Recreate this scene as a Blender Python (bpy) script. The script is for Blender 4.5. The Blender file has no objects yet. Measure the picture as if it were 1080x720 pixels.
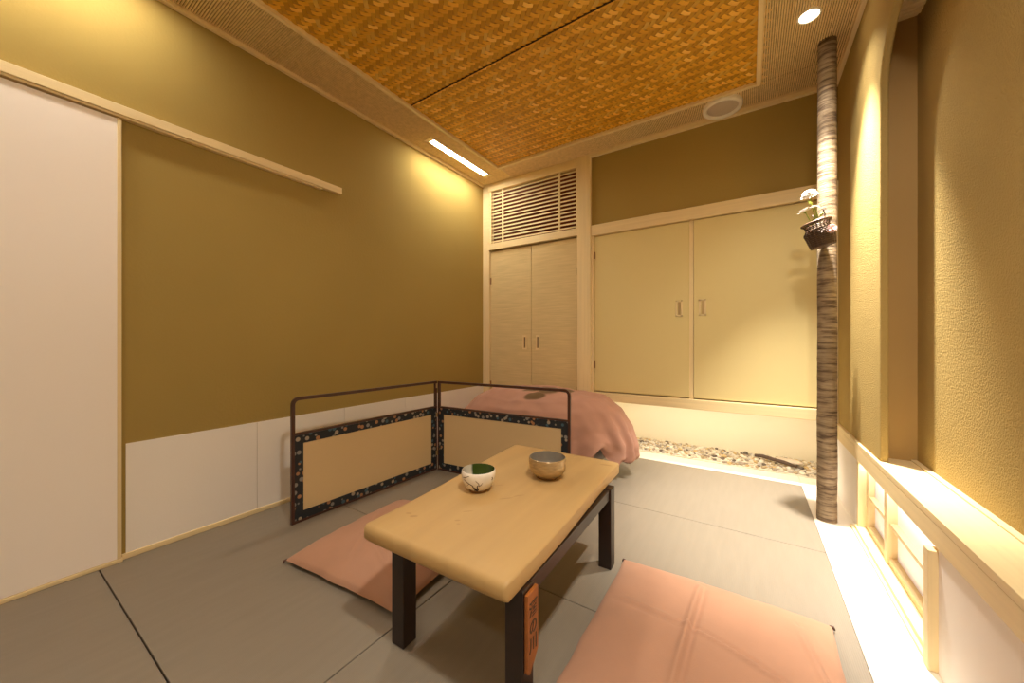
import bpy, math, random
from mathutils import Vector, Matrix, noise as mnoise
R = random.Random(7)
PI = math.pi
scene = bpy.context.scene
COL = scene.collection

# ------------------------------------------------------------------ room constants
XL, XR, YB, YN, H, CAMH = -2.12, 0.425, 2.75, -1.35, 2.355, 0.88

# ------------------------------------------------------------------ mesh builder
class MB:
    def __init__(s): s.v = []; s.f = []
    def add(s, vs, fs):
        n = len(s.v); s.v += [tuple(p) for p in vs]; s.f += [tuple(i + n for i in f) for f in fs]; return s
    def box(s, x0, x1, y0, y1, z0, z1):
        vs = [(x, y, z) for x in (x0, x1) for y in (y0, y1) for z in (z0, z1)]
        return s.add(vs, [(0,1,3,2),(4,6,7,5),(0,4,5,1),(2,3,7,6),(0,2,6,4),(1,5,7,3)])
    def prism(s, pts, axis, a, b):
        """outline pts (2D) extruded along axis from a to b"""
        n = len(pts)
        def P(p, t):
            if axis == 'x': return (t, p[0], p[1])
            if axis == 'y': return (p[0], t, p[1])
            return (p[0], p[1], t)
        vs = [P(p, a) for p in pts] + [P(p, b) for p in pts]
        fs = [tuple(range(n)), tuple(range(2*n-1, n-1, -1))]
        fs += [(i, i+n, (i+1) % n + n, (i+1) % n) for i in range(n)]
        return s.add(vs, fs)
    def tube(s, pts, r, seg=8, cap=True, closed=False):
        pts = [Vector(p) for p in pts]; n = len(pts)
        rr = r if isinstance(r, (list, tuple)) else [r] * n
        rings = []; prev = None
        for i in range(n):
            if closed: t = pts[(i+1) % n] - pts[i-1]
            else: t = pts[min(i+1, n-1)] - pts[max(i-1, 0)]
            t.normalize()
            if prev is None:
                ref = Vector((0,0,1)) if abs(t.z) < .9 else Vector((1,0,0))
                nrm = t.cross(ref).normalized()
            else:
                nrm = (prev - t * prev.dot(t)).normalized()
            prev = nrm; bi = t.cross(nrm)
            rings.append([pts[i] + (nrm*math.cos(2*PI*k/seg) + bi*math.sin(2*PI*k/seg)) * rr[i] for k in range(seg)])
        vs = [p for rg in rings for p in rg]; fs = []
        m = n if closed else n-1
        for i in range(m):
            j = (i+1) % n
            for k in range(seg):
                fs.append((i*seg+k, i*seg+(k+1) % seg, j*seg+(k+1) % seg, j*seg+k))
        if cap and not closed:
            fs.append(tuple(range(seg-1, -1, -1))); fs.append(tuple((n-1)*seg+k for k in range(seg)))
        return s.add(vs, fs)
    def lathe(s, prof, seg=40, cx=0, cy=0, cz=0, capb=True, capt=False, wob=None):
        vs = []; n = len(prof)
        for (r, z) in prof:
            for k in range(seg):
                a = 2*PI*k/seg; q = r * (1 if wob is None else wob(a, z))
                vs.append((cx+q*math.cos(a), cy+q*math.sin(a), cz+z))
        fs = []
        for i in range(n-1):
            for k in range(seg):
                fs.append((i*seg+k, i*seg+(k+1) % seg, (i+1)*seg+(k+1) % seg, (i+1)*seg+k))
        if capb: fs.append(tuple(range(seg-1, -1, -1)))
        if capt: fs.append(tuple((n-1)*seg+k for k in range(seg)))
        return s.add(vs, fs)
    def grid(s, fn, nu, nv, wrap_u=False):
        vs = [fn(i/(nu if wrap_u else nu), j/nv) for j in range(nv+1) for i in range(nu if wrap_u else nu+1)]
        w = nu if wrap_u else nu+1; fs = []
        for j in range(nv):
            for i in range(nu):
                i2 = (i+1) % w
                fs.append((j*w+i, j*w+i2, (j+1)*w+i2, (j+1)*w+i))
        return s.add(vs, fs)
    def build(s, name, mat, parent=None, smooth=False, bevel=0, seg=2, sub=0, angle=None):
        me = bpy.data.meshes.new(name); me.from_pydata(s.v, [], s.f); me.update()
        me.materials.append(mat)
        if smooth or angle is not None:
            for p in me.polygons: p.use_smooth = True
        o = bpy.data.objects.new(name, me); COL.objects.link(o)
        if angle is not None:
            me.set_sharp_from_angle(angle=math.radians(angle))
        if parent is not None: o.parent = parent
        if bevel:
            m = o.modifiers.new('bevel', 'BEVEL'); m.width = bevel; m.segments = seg; m.limit_method = 'ANGLE'; m.angle_limit = math.radians(40)
            for p in me.polygons: p.use_smooth = True
            w = o.modifiers.new('wn', 'WEIGHTED_NORMAL'); w.keep_sharp = True
        if sub:
            m = o.modifiers.new('sub', 'SUBSURF'); m.levels = sub; m.render_levels = sub
        return o

def struct(o, label=None):
    o['kind'] = 'structure'
    if label: o['label'] = label
    return o
def tag(o, label, cat, group=None, kind=None):
    o['label'] = label; o['category'] = cat
    if group: o['group'] = group
    if kind: o['kind'] = kind
    return o
def thing(name, label, cat, loc=(0,0,0), rz=0, group=None, rot=None):
    o = bpy.data.objects.new(name, None); COL.objects.link(o)
    o.empty_display_size = .05
    o.location = loc; o.rotation_euler = rot if rot else (0, 0, rz)
    return tag(o, label, cat, group)

# ------------------------------------------------------------------ materials
def new_mat(name):
    m = bpy.data.materials.new(name); m.use_nodes = True
    nt = m.node_tree; b = nt.nodes['Principled BSDF']
    return m, nt, b
def N(nt, t, **kw):
    n = nt.nodes.new(t)
    for k, v in kw.items():
        if k in n.inputs: n.inputs[k].default_value = v
        else: setattr(n, k, v)
    return n
def ramp(nt, stops, interp='LINEAR'):
    n = nt.nodes.new('ShaderNodeValToRGB'); cr = n.color_ramp; cr.interpolation = interp
    while len(cr.elements) > 1: cr.elements.remove(cr.elements[-1])
    cr.elements[0].position = stops[0][0]; cr.elements[0].color = (*stops[0][1], 1)
    for p, c in stops[1:]:
        e = cr.elements.new(p); e.color = (*c, 1)
    return n
def coords(nt, scale=(1,1,1), rot=(0,0,0)):
    tc = nt.nodes.new('ShaderNodeTexCoord'); mp = nt.nodes.new('ShaderNodeMapping')
    mp.inputs['Scale'].default_value = scale; mp.inputs['Rotation'].default_value = rot
    nt.links.new(tc.outputs['Object'], mp.inputs['Vector']); return mp.outputs['Vector']
def shade(c, k): return tuple(min(1, max(0, x*k)) for x in c)
def M(name, col, rough=.6, var=.08, scale=(6,6,6), bump=0, bscale=(60,60,60), metal=0, spec=.35, detail=4, sheen=0):
    m, nt, b = new_mat(name); L = nt.links
    b.inputs['Roughness'].default_value = rough; b.inputs['Metallic'].default_value = metal
    b.inputs['Specular IOR Level'].default_value = spec
    if sheen: b.inputs['Sheen Weight'].default_value = sheen
    n = N(nt, 'ShaderNodeTexNoise', Scale=1.0, Detail=detail); L.new(coords(nt, scale), n.inputs['Vector'])
    r = ramp(nt, [(.3, shade(col, 1-var)), (.7, shade(col, 1+var))])
    L.new(n.outputs['Fac'], r.inputs['Fac']); L.new(r.outputs['Color'], b.inputs['Base Color'])
    if bump:
        n2 = N(nt, 'ShaderNodeTexNoise', Scale=1.0, Detail=3.0); L.new(coords(nt, bscale), n2.inputs['Vector'])
        bp = N(nt, 'ShaderNodeBump', Strength=bump, Distance=.004); L.new(n2.outputs['Fac'], bp.inputs['Height'])
        L.new(bp.outputs['Normal'], b.inputs['Normal'])
    return m
def emis(name, col, s):
    m, nt, b = new_mat(name)
    b.inputs['Base Color'].default_value = (.8,.8,.8,1)
    b.inputs['Emission Color'].default_value = (*col, 1); b.inputs['Emission Strength'].default_value = s
    return m

OLIVE = (.355, .256, .080)
mt = {}
mt['plaster'] = M('olive_plaster', OLIVE, .9, .05, (1.2,1.2,1.2), .25, (90,90,90), spec=.1)
mt['stucco'] = M('olive_stucco', (.44,.32,.12), .95, .06, (3,3,3), 1.0, (190,190,190), spec=.1)
mt['paper'] = M('white_paper', (.86,.82,.78), .85, .02, (2,2,2), .05, (120,120,120), spec=.15)
mt['fusuma'] = M('white_fusuma_paper', (.93,.87,.83), .85, .012, (1,1,1), .05, (100,100,100), spec=.15)
mt['wood_x'] = M('pale_wood_along_x', (.78,.63,.36), .55, .05, (2,60,60), .08, (3,120,120))
mt['wood_y'] = M('pale_wood_along_y', (.78,.63,.36), .55, .05, (60,2,60), .08, (120,3,120))
mt['wood_z'] = M('pale_wood_along_z', (.78,.63,.36), .55, .05, (60,60,2), .08, (120,120,3))
mt['whitewood'] = M('white_floor_board', (.86,.80,.70), .5, .03, (60,2,60))
mt['recess'] = M('recess_paper', (.86,.80,.62), .85, .02, (2,2,2))
mt['cabinet'] = M('cream_cabinet_paper', (.70,.58,.28), .7, .02, (1.5,1.5,1.5), .04, (200,200,200))
mt['washi'] = M('streaked_closet_paper', (.64,.50,.26), .8, .09, (5,5,85), .5, (7,7,110))
mt['niche_board'] = M('niche_end_board', (.43,.275,.10), .7, .04, (2,2,2))
mt['dark_inside'] = M('louver_interior', (.20,.055,.03), .9, .1)
mt['slat'] = M('louver_slat_wood', (.76,.60,.34), .55, .06, (3,50,50))
mt['pull'] = M('brass_pull', (.55,.40,.20), .4, .05, metal=.7)
mt['dark_slot'] = M('dark_slot', (.10,.06,.03), .7, .05)
mt['frame_lacquer'] = M('red_brown_lacquer', (.06,.021,.013), .35, .2, (20,20,20), spec=.5)
mt['lacquer'] = M('dark_lacquer', (.020,.009,.006), .35, .2, (20,20,20), spec=.5)
mt['screen_paper'] = M('screen_panel_paper', (.62,.46,.25), .85, .03, (2,2,2), .05, (150,150,150))
mt['pink'] = M('pink_cotton', (.45,.25,.165), .9, .05, (7,7,7), .12, (300,300,300), spec=.1, sheen=.1)
mt['seam'] = M('dark_underside', (.16,.10,.075), .9, .05)
mt['grey_cloth'] = M('grey_cushion_cloth', (.40,.37,.36), .9, .05, (30,30,30))
mt['white_plastic'] = M('white_plastic', (.82,.78,.70), .5, .02)
mt['grille'] = M('speaker_grille', (.55,.47,.38), .7, .12, (500,500,500))
mt['glaze_white'] = M('cream_glaze', (.80,.74,.64), .25, .05, (40,40,40), spec=.5)
mt['brown_clay'] = M('brown_clay', (.26,.14,.06), .6, .1)
mt['ink'] = M('dark_painted_brush', (.05,.03,.02), .4, .1)
mt['trunk_soil'] = M('gravel_bed_dust', (.50,.42,.30), .95, .25, (30,30,30), .5, (40,40,40))
mt['drift'] = M('driftwood', (.10,.065,.045), .85, .3, (40,10,40), .6, (60,20,60))
mt['pale_stone'] = M('pale_stone', (.62,.52,.40), .8, .1, (15,15,15), .3)
mt['wicker'] = M('dark_wicker', (.075,.038,.022), .45, .3, (80,80,80), spec=.5)
mt['petal'] = M('white_petal', (.90,.86,.82), .6, .04, (60,60,60))
mt['petal_pink'] = M('pale_pink_petal', (.62,.42,.42), .6, .10, (60,60,60))
mt['stem'] = M('green_stem', (.28,.36,.06), .6, .1)
mt['yellow'] = M('yellow_centre', (.70,.55,.10), .7, .1)
mt['rod'] = M('bamboo_rod', (.76,.59,.32), .5, .10, (40,40,3))
mt['gap'] = M('ceiling_backing', (.05,.03,.015), .9, .1)
mt['plaque'] = M('orange_wood_plaque', (.33,.105,.022), .35, .15, (20,20,60), spec=.5)
mt['edge_cord'] = M('dark_cord', (.10,.05,.04), .7, .1)

# weave of the ceiling: a tint of its own for each strip, plus painted sheen by direction
def mk_weave(nm, k):
    m, nt, b = new_mat(nm); L = nt.links
    g = N(nt, 'ShaderNodeNewGeometry')
    r = ramp(nt, [(0, shade((.58,.29,.02), k)), (.5, shade((.70,.365,.03), k)), (.85, shade((.78,.43,.045), k)), (1, shade((.88,.56,.12), k))])
    L.new(g.outputs['Random Per Island'], r.inputs['Fac'])
    L.new(r.outputs['Color'], b.inputs['Base Color'])
    b.inputs['Roughness'].default_value = .42; b.inputs['Specular IOR Level'].default_value = .4
    return m
mt['weave'] = mk_weave('woven_bamboo_sheen_lit', 1.12)
mt['weave_sheen_dull'] = mk_weave('woven_bamboo_sheen_dull', .82)
mt['weave_back'] = M('woven_underlayer', (.38,.17,.018), .6, .1)

def mk_tatami(name, col, ang):
    m, nt, b = new_mat(name); L = nt.links
    v = coords(nt, (1,1,1), (0,0,ang))
    w = N(nt, 'ShaderNodeTexWave', Scale=62.0, Distortion=.6, Detail=1.0); w.bands_direction = 'X'
    L.new(v, w.inputs['Vector'])
    n = N(nt, 'ShaderNodeTexNoise', Scale=1.0, Detail=5.0); L.new(coords(nt, (40,5,5) if ang == 0 else (5,40,5)), n.inputs['Vector'])
    r = ramp(nt, [(.3, shade(col, .96)), (.7, shade(col, 1.04))]); L.new(n.outputs['Fac'], r.inputs['Fac'])
    L.new(r.outputs['Color'], b.inputs['Base Color'])
    bp = N(nt, 'ShaderNodeBump', Strength=.22, Distance=.002); L.new(w.outputs['Fac'], bp.inputs['Height'])
    L.new(bp.outputs['Normal'], b.inputs['Normal'])
    b.inputs['Roughness'].default_value = .46; b.inputs['Specular IOR Level'].default_value = .6
    return m
TAT = (.236,.200,.155)
mt['tatami'] = mk_tatami('grey_tatami', TAT, 0)

def mk_bark():
    m, nt, b = new_mat('bark'); L = nt.links
    n = N(nt, 'ShaderNodeTexNoise', Scale=1.0, Detail=5.0, Roughness=.65); L.new(coords(nt, (10,10,80)), n.inputs['Vector'])
    r = ramp(nt, [(.30, (.06,.035,.02)), (.42, (.15,.10,.06)), (.50, (.27,.20,.125)), (.72, (.40,.315,.205))])
    L.new(n.outputs['Fac'], r.inputs['Fac'])
    n3 = N(nt, 'ShaderNodeTexNoise', Scale=1.0, Detail=3.0); L.new(coords(nt, (5,5,9)), n3.inputs['Vector'])
    r3 = ramp(nt, [(.35, (.55,.5,.45)), (.6, (1,1,1))]); L.new(n3.outputs['Fac'], r3.inputs['Fac'])
    mx = nt.nodes.new('ShaderNodeMixRGB'); mx.blend_type = 'MULTIPLY'; mx.inputs[0].default_value = .7
    L.new(r.outputs['Color'], mx.inputs[1]); L.new(r3.outputs['Color'], mx.inputs[2])
    L.new(mx.outputs['Color'], b.inputs['Base Color'])
    bp = N(nt, 'ShaderNodeBump', Strength=.9, Distance=.006); L.new(n.outputs['Fac'], bp.inputs['Height'])
    L.new(bp.outputs['Normal'], b.inputs['Normal']); b.inputs['Roughness'].default_value = .8
    return m
mt['bark'] = mk_bark()

def mk_brocade():
    m, nt, b = new_mat('floral_brocade'); L = nt.links
    v = coords(nt, (1,.3,1))
    vo = N(nt, 'ShaderNodeTexVoronoi', Scale=36.0, Randomness=.8); L.new(v, vo.inputs['Vector'])
    r = ramp(nt, [(0, (1,1,1)), (.34, (1,1,1)), (.42, (0,0,0))]); L.new(vo.outputs['Distance'], r.inputs['Fac'])
    wn = N(nt, 'ShaderNodeTexWhiteNoise'); L.new(vo.outputs['Position'], wn.inputs['Vector'])
    cr = ramp(nt, [(0, (.34,.28,.21)), (.3, (.38,.18,.08)), (.55, (.24,.22,.20)), (.8, (.05,.10,.13))], 'CONSTANT')
    L.new(wn.outputs['Value'], cr.inputs['Fac'])
    mx = nt.nodes.new('ShaderNodeMixRGB'); L.new(r.outputs['Color'], mx.inputs[0])
    mx.inputs[1].default_value = (.012,.016,.022,1); L.new(cr.outputs['Color'], mx.inputs[2])
    L.new(mx.outputs['Color'], b.inputs['Base Color']); b.inputs['Roughness'].default_value = .7
    return m
mt['brocade'] = mk_brocade()

def mk_pebble():
    m, nt, b = new_mat('pebble_stone'); L = nt.links
    oi = N(nt, 'ShaderNodeObjectInfo')
    cr = ramp(nt, [(0, (.62,.54,.40)), (.22, (.46,.36,.22)), (.42, (.76,.70,.58)), (.62, (.36,.30,.23)), (.72, (.58,.42,.20)), (.82, (.56,.52,.45)), (.93, (.14,.11,.085))], 'CONSTANT')
    L.new(oi.outputs['Random'], cr.inputs['Fac']); L.new(cr.outputs['Color'], b.inputs['Base Color'])
    b.inputs['Roughness'].default_value = .7
    return m
mt['pebble'] = mk_pebble()
def mk_bedstones():
    m, nt, b = new_mat('bed_stone'); L = nt.links
    g = N(nt, 'ShaderNodeNewGeometry')
    cr = ramp(nt, [(0, (.62,.54,.40)), (.22, (.46,.36,.22)), (.42, (.76,.70,.58)), (.62, (.36,.30,.23)), (.72, (.58,.42,.20)), (.82, (.56,.52,.45)), (.93, (.14,.11,.085))], 'CONSTANT')
    L.new(g.outputs['Random Per Island'], cr.inputs['Fac']); L.new(cr.outputs['Color'], b.inputs['Base Color'])
    b.inputs['Roughness'].default_value = .7
    return m
mt['bedstone'] = mk_bedstones()

def ellipse_mask(nt, vec, cx, cy, rx, ry, ang=0):
    """1 inside an ellipse in object x,y"""
    L = nt.links
    mp = nt.nodes.new('ShaderNodeMapping'); mp.vector_type = 'TEXTURE'
    mp.inputs['Location'].default_value = (cx, cy, 0); mp.inputs['Rotation'].default_value = (0, 0, ang)
    mp.inputs['Scale'].default_value = (rx, ry, 1)
    L.new(vec, mp.inputs['Vector'])
    ml = nt.nodes.new('ShaderNodeVectorMath'); ml.operation = 'MULTIPLY'; ml.inputs[1].default_value = (1, 1, 0)
    L.new(mp.outputs['Vector'], ml.inputs[0])
    ln = nt.nodes.new('ShaderNodeVectorMath'); ln.operation = 'LENGTH'; L.new(ml.outputs['Vector'], ln.inputs[0])
    lt = nt.nodes.new('ShaderNodeMath'); lt.operation = 'SUBTRACT'; lt.use_clamp = True; lt.inputs[0].default_value = 1.0
    L.new(ln.outputs['Value'], lt.inputs[1])
    mu = nt.nodes.new('ShaderNodeMath'); mu.operation = 'MULTIPLY'; mu.use_clamp = True; mu.inputs[1].default_value = 4.0
    L.new(lt.outputs['Value'], mu.inputs[0]); return mu.outputs['Value']
def add_marks(m, marks, col):
    nt = m.node_tree; L = nt.links; b = nt.nodes['Principled BSDF']
    tc = nt.nodes.new('ShaderNodeTexCoord'); src = b.inputs['Base Color'].links[0].from_socket
    acc = None
    for mk in marks:
        o = ellipse_mask(nt, tc.outputs['Object'], *mk)
        if acc is None: acc = o
        else:
            mxn = nt.nodes.new('ShaderNodeMath'); mxn.operation = 'MAXIMUM'
            L.new(acc, mxn.inputs[0]); L.new(o, mxn.inputs[1]); acc = mxn.outputs[0]
    mx = nt.nodes.new('ShaderNodeMixRGB'); L.new(acc, mx.inputs[0]); L.new(src, mx.inputs[1])
    mx.inputs[2].default_value = (*col, 1); L.new(mx.outputs['Color'], b.inputs['Base Color'])

# ================================================================== SETTING
# ---- floor: half mats with thin seams, white boards along the right wall and the recess
f = MB()
ys = [-1.385, -.544, .297, 1.138, 1.979, 2.82]; xs = [XL, -.918, .268]
for a in range(5):
    for c in range(2):
        g = .0016
        f.box(xs[c]+g, xs[c+1]-(g if c == 0 else -.0015), ys[a]+g, ys[a+1]-g, -.045, 0)
fl = struct(f.build('floor', mt['tatami'], bevel=.002, seg=1))
MB().box(XL-.1, XR+.1, YN-.1, 3.5, -.08, -.046).build('subfloor', mt['gap'], fl)
b_ = MB(); b_.box(.270, XR+.03, YN, 3.02, -.045, .001).box(-1.1, .269, 2.823, 3.0, -.045, .001)
struct(b_.build('trim_1', mt['whitewood'], bevel=.002), 'white wooden floor boards edging the mats')

# ---- left wall
struct(MB().box(XL-.1, XL, YN, 3.5, -.05, H+.1).build('wall_left', mt['plaster']))
wl = bpy.data.objects['wall_left']
wp = MB()
for y0, y1 in ((.372, .84), (.842, 1.32), (1.322, 1.80), (1.802, 2.28), (2.282, 2.748)):
    wp.box(XL, XL+.004 if int(y0*10) % 2 else XL+.0035, y0, y1, .022, .465)
wp.build('wainscot_paper', mt['paper'], wl)
struct(MB().box(XL, XL+.010, .36, 2.75, .0, .022).build('baseboard_left', mt['wood_y'], bevel=.002))
rl = MB(); rl.box(XL, XL+.03, YN, 1.29, 1.783, 1.822)
struct(rl.build('trim_2', mt['wood_y'], bevel=.002), 'pale wooden rail along the left wall')
MB().box(XL, XL+.0235, YN, 1.17, 1.774, 1.7825).build('rail_groove', mt['wood_y'], bpy.data.objects['trim_2'])
# sliding door
d1 = struct(MB().box(XL+.001, XL+.020, -.53, .345, .016, 1.766).build('door_1', mt['fusuma']))
MB().box(XL+.001, XL+.024, .345, .357, .014, 1.768).build('edge_frame', mt['wood_z'], d1, bevel=.0015)
d0 = struct(MB().box(XL+.001, XL+.014, YN, -.535, .016, 1.766).build('door_2', mt['fusuma']))
MB().box(XL+.001, XL+.018, -.547, -.535, .014, 1.768).build('edge_frame', mt['wood_z'], d0, bevel=.0015)
struct(MB().box(XL, XL+.026, YN, .36, 0, .014).build('trim_3', mt['wood_y'], bevel=.002), 'low wooden track under the sliding door')

# ---- back wall (upper plaster over the cabinet), recess below, wall behind closet
wb = MB(); wb.box(-1.05, XR+.03, YB, YB+.06, 1.79, H+.1)
wb.box(XL-.1, XR+.1, 3.33, 3.42, -.05, .50)          # back of the gravel recess
wbo = struct(wb.build('wall_back', mt['plaster']))
MB().box(-1.05, XR, 3.322, 3.3305, .0, .47).build('recess_paper', mt['recess'], wbo)
MB().box(XL-.1, XR+.1, 3.33, 3.42, .5, H+.1).build('wall_behind_cabinet', mt['plaster'], wbo)
MB().box(-1.06, -1.044, 2.76, 3.33, -.01, .47).build('recess_side', mt['recess'], wbo)

# ---- right wall: plaster plate with a round-cornered opening onto a shallow niche
T = .026; r = .24; zt = 2.08; y_far = 1.958; y_nr = -.55
pts = [(3.42, .415), (3.42, H+.1), (YN, H+.1), (YN, .415), (y_nr, .415)]
for k in range(13):
    a = PI - PI/2*k/12; pts.append((y_nr + r + r*math.cos(a), zt - r + r*math.sin(a)))
for k in range(13):
    a = PI/2 - PI/2*k/12; pts.append((y_far - r + r*math.cos(a), zt - r + r*math.sin(a)))
pts.append((y_far, .415))
wr = struct(MB().prism(pts, 'x', XR, XR+T).build('wall_right', mt['stucco'], bevel=.007, seg=3))
MB().box(.545, .60, -.7, 2.1, .40, 2.2).build('niche_back', mt['stucco'], wr)
MB().box(XR+T, .545, 2.03, 2.06, .41, 2.2).build('niche_end', mt['niche_board'], wr)
MB().box(XR+T, .545, -.66, -.63, .41, 2.2).build('niche_near_end', mt['niche_board'], wr)
nc = MB()
for i in range(130):
    y = -.65 + i*.0205
    nc.tube([(XR+T, y, 2.135), (.545, y, 2.135)], .0095, 6)
nc.box(XR+T, .56, -.7, 2.1, 2.14, 2.16)
nc.build('niche_ceiling', mt['rod'], wr)
# below the sill
lw = MB(); lw.box(XR-.006, XR+.14, YN, 1.4185, -.05, .40); lw.box(XR, XR+.14, 2.305, 3.42, -.05, .40)
lw.box(XR+.055, XR+.14, 1.4185, 2.305, -.05, .40)
lw.build('lower_wall', mt['paper'], wr)
# sill board with a vertical apron
sl = MB(); sl.box(XR-.010, .545, YN, 2.75, .393, .415); sl.box(XR-.010, XR+.010, YN, 2.75, .333, .393)
sl.box(.527, .545, YN, 2.03, .415, .421)
struct(sl.build('trim_4', mt['wood_y'], bevel=.002), 'long pale wooden sill of the right wall niche')
# low window in the recess under the sill
wy0, wy1 = 1.452, 2.305
wn = struct(MB().box(XR-.012, XR+.055, wy0, wy1, .001, .026).build('window_1', mt['wood_y'], bevel=.002), 'low lit paper window under the sill')
MB().box(XR-.022, XR-.012, wy0-.01, wy1+.03, .001, .012).build('window_track', mt['wood_y'], wn, bevel=.0015)
MB().box(XR-.025, XR+.045, wy0-.034, wy0, .001, .324).build('near_post', mt['wood_z'], wn, bevel=.003)
MB().box(XR-.003, XR+.055, wy1-.028, wy1, .026, .333).build('far_jamb', mt['wood_z'], wn, bevel=.002)
xm = XR+.030
MB().box(xm-.012, xm+.020, 1.955, 1.988, .026, .333).build('mullion', mt['wood_z'], wn, bevel=.002)
MB().box(xm-.006, xm+.016, 2.24, 2.278, .026, .333).build('sash_stile', mt['wood_z'], wn, bevel=.002)
for (a, c) in ((wy0, 1.955), (1.988, 2.24)):
    MB().box(xm-.004, xm+.018, a, c, .170, .184).build('muntin', mt['wood_y'], wn, bevel=.001)
    MB().box(xm-.006, xm+.018, a, c, .026, .050).build('sash_rail', mt['wood_y'], wn, bevel=.001)
mt['pane'] = emis('lit_window_paper', (1,.86,.80), .22)
mt['pane'].node_tree.nodes['Principled BSDF'].inputs['Base Color'].default_value = (.82,.78,.78,1)
MB().box(xm+.018, xm+.022, wy0, wy1-.028, .026, .325).build('paper_pane', mt['pane'], wn)

# ---- near wall behind the viewer
struct(MB().box(XL-.1, .6, YN-.1, YN, -.05, H+.1).build('wall_near', mt['plaster']))

# ---- ceiling
cx0, cx1, cy1, cy0 = -1.787, .045, 2.505, -1.1
ce = struct(MB().box(XL-.1, .7, YN-.1, 3.45, H+.03, H+.12).build('ceiling', mt['gap']))
w = .0215; s2 = math.sqrt(.5)
wv = MB(); dirs = []
def strip(i0, j0, di, dj):
    # one visible float of a strip, two cells long, gently arched
    pa = []
    L_ = 2*w
    for t, dz in ((-.06, .0030), (.5, -.0016), (1.06, .0030)):
        for q, dq in ((-.46, .0012), (0, 0), (.46, .0012)):
            a = (i0 + di*2*t + (0 if di else .5 + q)) * w; c_ = (j0 + dj*2*t + (0 if dj else .5 + q)) * w
            pa.append(((a + c_)*s2, (a - c_)*s2, H + .007 + dz + dq*1.3))
    ox, oy = -.87, .7
    pa = [(x+ox, y+oy, z) for x, y, z in pa]
    mx = sum(p[0] for p in pa)/9; my = sum(p[1] for p in pa)/9
    if not (cx0-.03 < mx < cx1+.03 and cy0-.03 < my < cy1+.03): return
    dirs.extend([0 if di else 1]*4)
    wv.add(pa, [(0,1,4,3),(1,2,5,4),(3,4,7,6),(4,5,8,7)])
nn = 94
for i in range(-nn, nn):
    for j in range(-nn, nn):
        k = (i - j) % 4
        if k == 0: strip(i, j, 1, 0)
        # a float along j occupies (i,j),(i,j+1) with k = 3,2
        if k == 3: strip(i, j, 0, 1)
wvo = wv.build('woven_panel', mt['weave'], ce, smooth=True)
wvo.data.materials.append(mt['weave_sheen_dull'])  # crossing strips darker: directional sheen put into the colour
wvo.data.polygons.foreach_set('material_index', dirs)
MB().box(cx0, cx1, cy0, cy1, H+.0115, H+.02).build('woven_panel_backing', mt['weave_back'], ce)
for i_, y_ in enumerate((1.555, .612, -.33)):
    MB().box(cx0, cx1, y_-.002, y_+.002, H+.002, H+.01).build('panel_seam', mt['gap'], ce)
def arch_rods(mb, p0, p1, along, pitch):
    (x0, y0), (x1, y1) = p0, p1
    n = int(((y1-y0) if along == 'x' else (x1-x0)) / pitch)
    for i in range(n):
        t = i*pitch
        sec = [(-.41, .006), (-.24, .0015), (0, 0), (.24, .0015), (.41, .006)]
        vs = []
        for q, dz in sec:
            if along == 'x':
                vs += [(x0, y0 + t + (.5+q)*pitch, H+dz), (x1, y0 + t + (.5+q)*pitch, H+dz)]
            else:
                vs += [(x0 + t + (.5+q)*pitch, y0, H+dz), (x0 + t + (.5+q)*pitch, y1, H+dz)]
        mb.add(vs, [(2*k, 2*k+1, 2*k+3, 2*k+2) for k in range(4)])
rb = MB(); arch_rods(rb, (XL, YN), (cx0, YB-.02), 'x', .0095); rb.build('ribbed_border', mt['rod'], ce, smooth=True)
rb = MB(); arch_rods(rb, (cx0, cy1), (XR, YB), 'y', .0095); rb.build('ribbed_border', mt['rod'], ce, smooth=True)
rb = MB(); arch_rods(rb, (cx1, YN), (XR, cy1), 'y', .0095); rb.build('ribbed_border', mt['rod'], ce, smooth=True)
MB().box(XL, XR, YN, YB, H+.0065, H+.0075).build('border_backing', mt['gap'], ce) if False else None
tr = MB()
tr.box(cx0-.011, cx0+.011, cy0, cy1+.011, H-.010, H+.012); tr.box(cx1-.011, cx1+.011, cy0, cy1+.011, H-.010, H+.012)
tr.box(cx0, cx1, cy1-.011, cy1+.011, H-.010, H+.012)
tr.build('panel_trim', mt['wood_y'], ce, bevel=.002)
cr = MB(); cr.box(XL, XL+.022, YN, YB, H-.016, H+.012); cr.box(XR-.020, XR, YN, YB, H-.016, H+.012)
struct(cr.build('trim_5', mt['wood_y'], bevel=.002), 'thin pale moulding where side walls meet ceiling')
struct(MB().box(-1.044, XR, YB-.026, YB, H-.022, H+.012).build('trim_6', mt['wood_x'], bevel=.002), 'thin pale moulding over the back wall')

# ================================================================== BACK WALL FITTINGS
# big square pillar
pl = MB().box(-1.157, -1.044, YB-.028, YB+.2, -.01, H+.012).build('square_pillar', mt['wood_z'], bevel=.004)
tag(pl, 'square pale wooden pillar between closet and wide cabinet', 'pillar')
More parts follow.
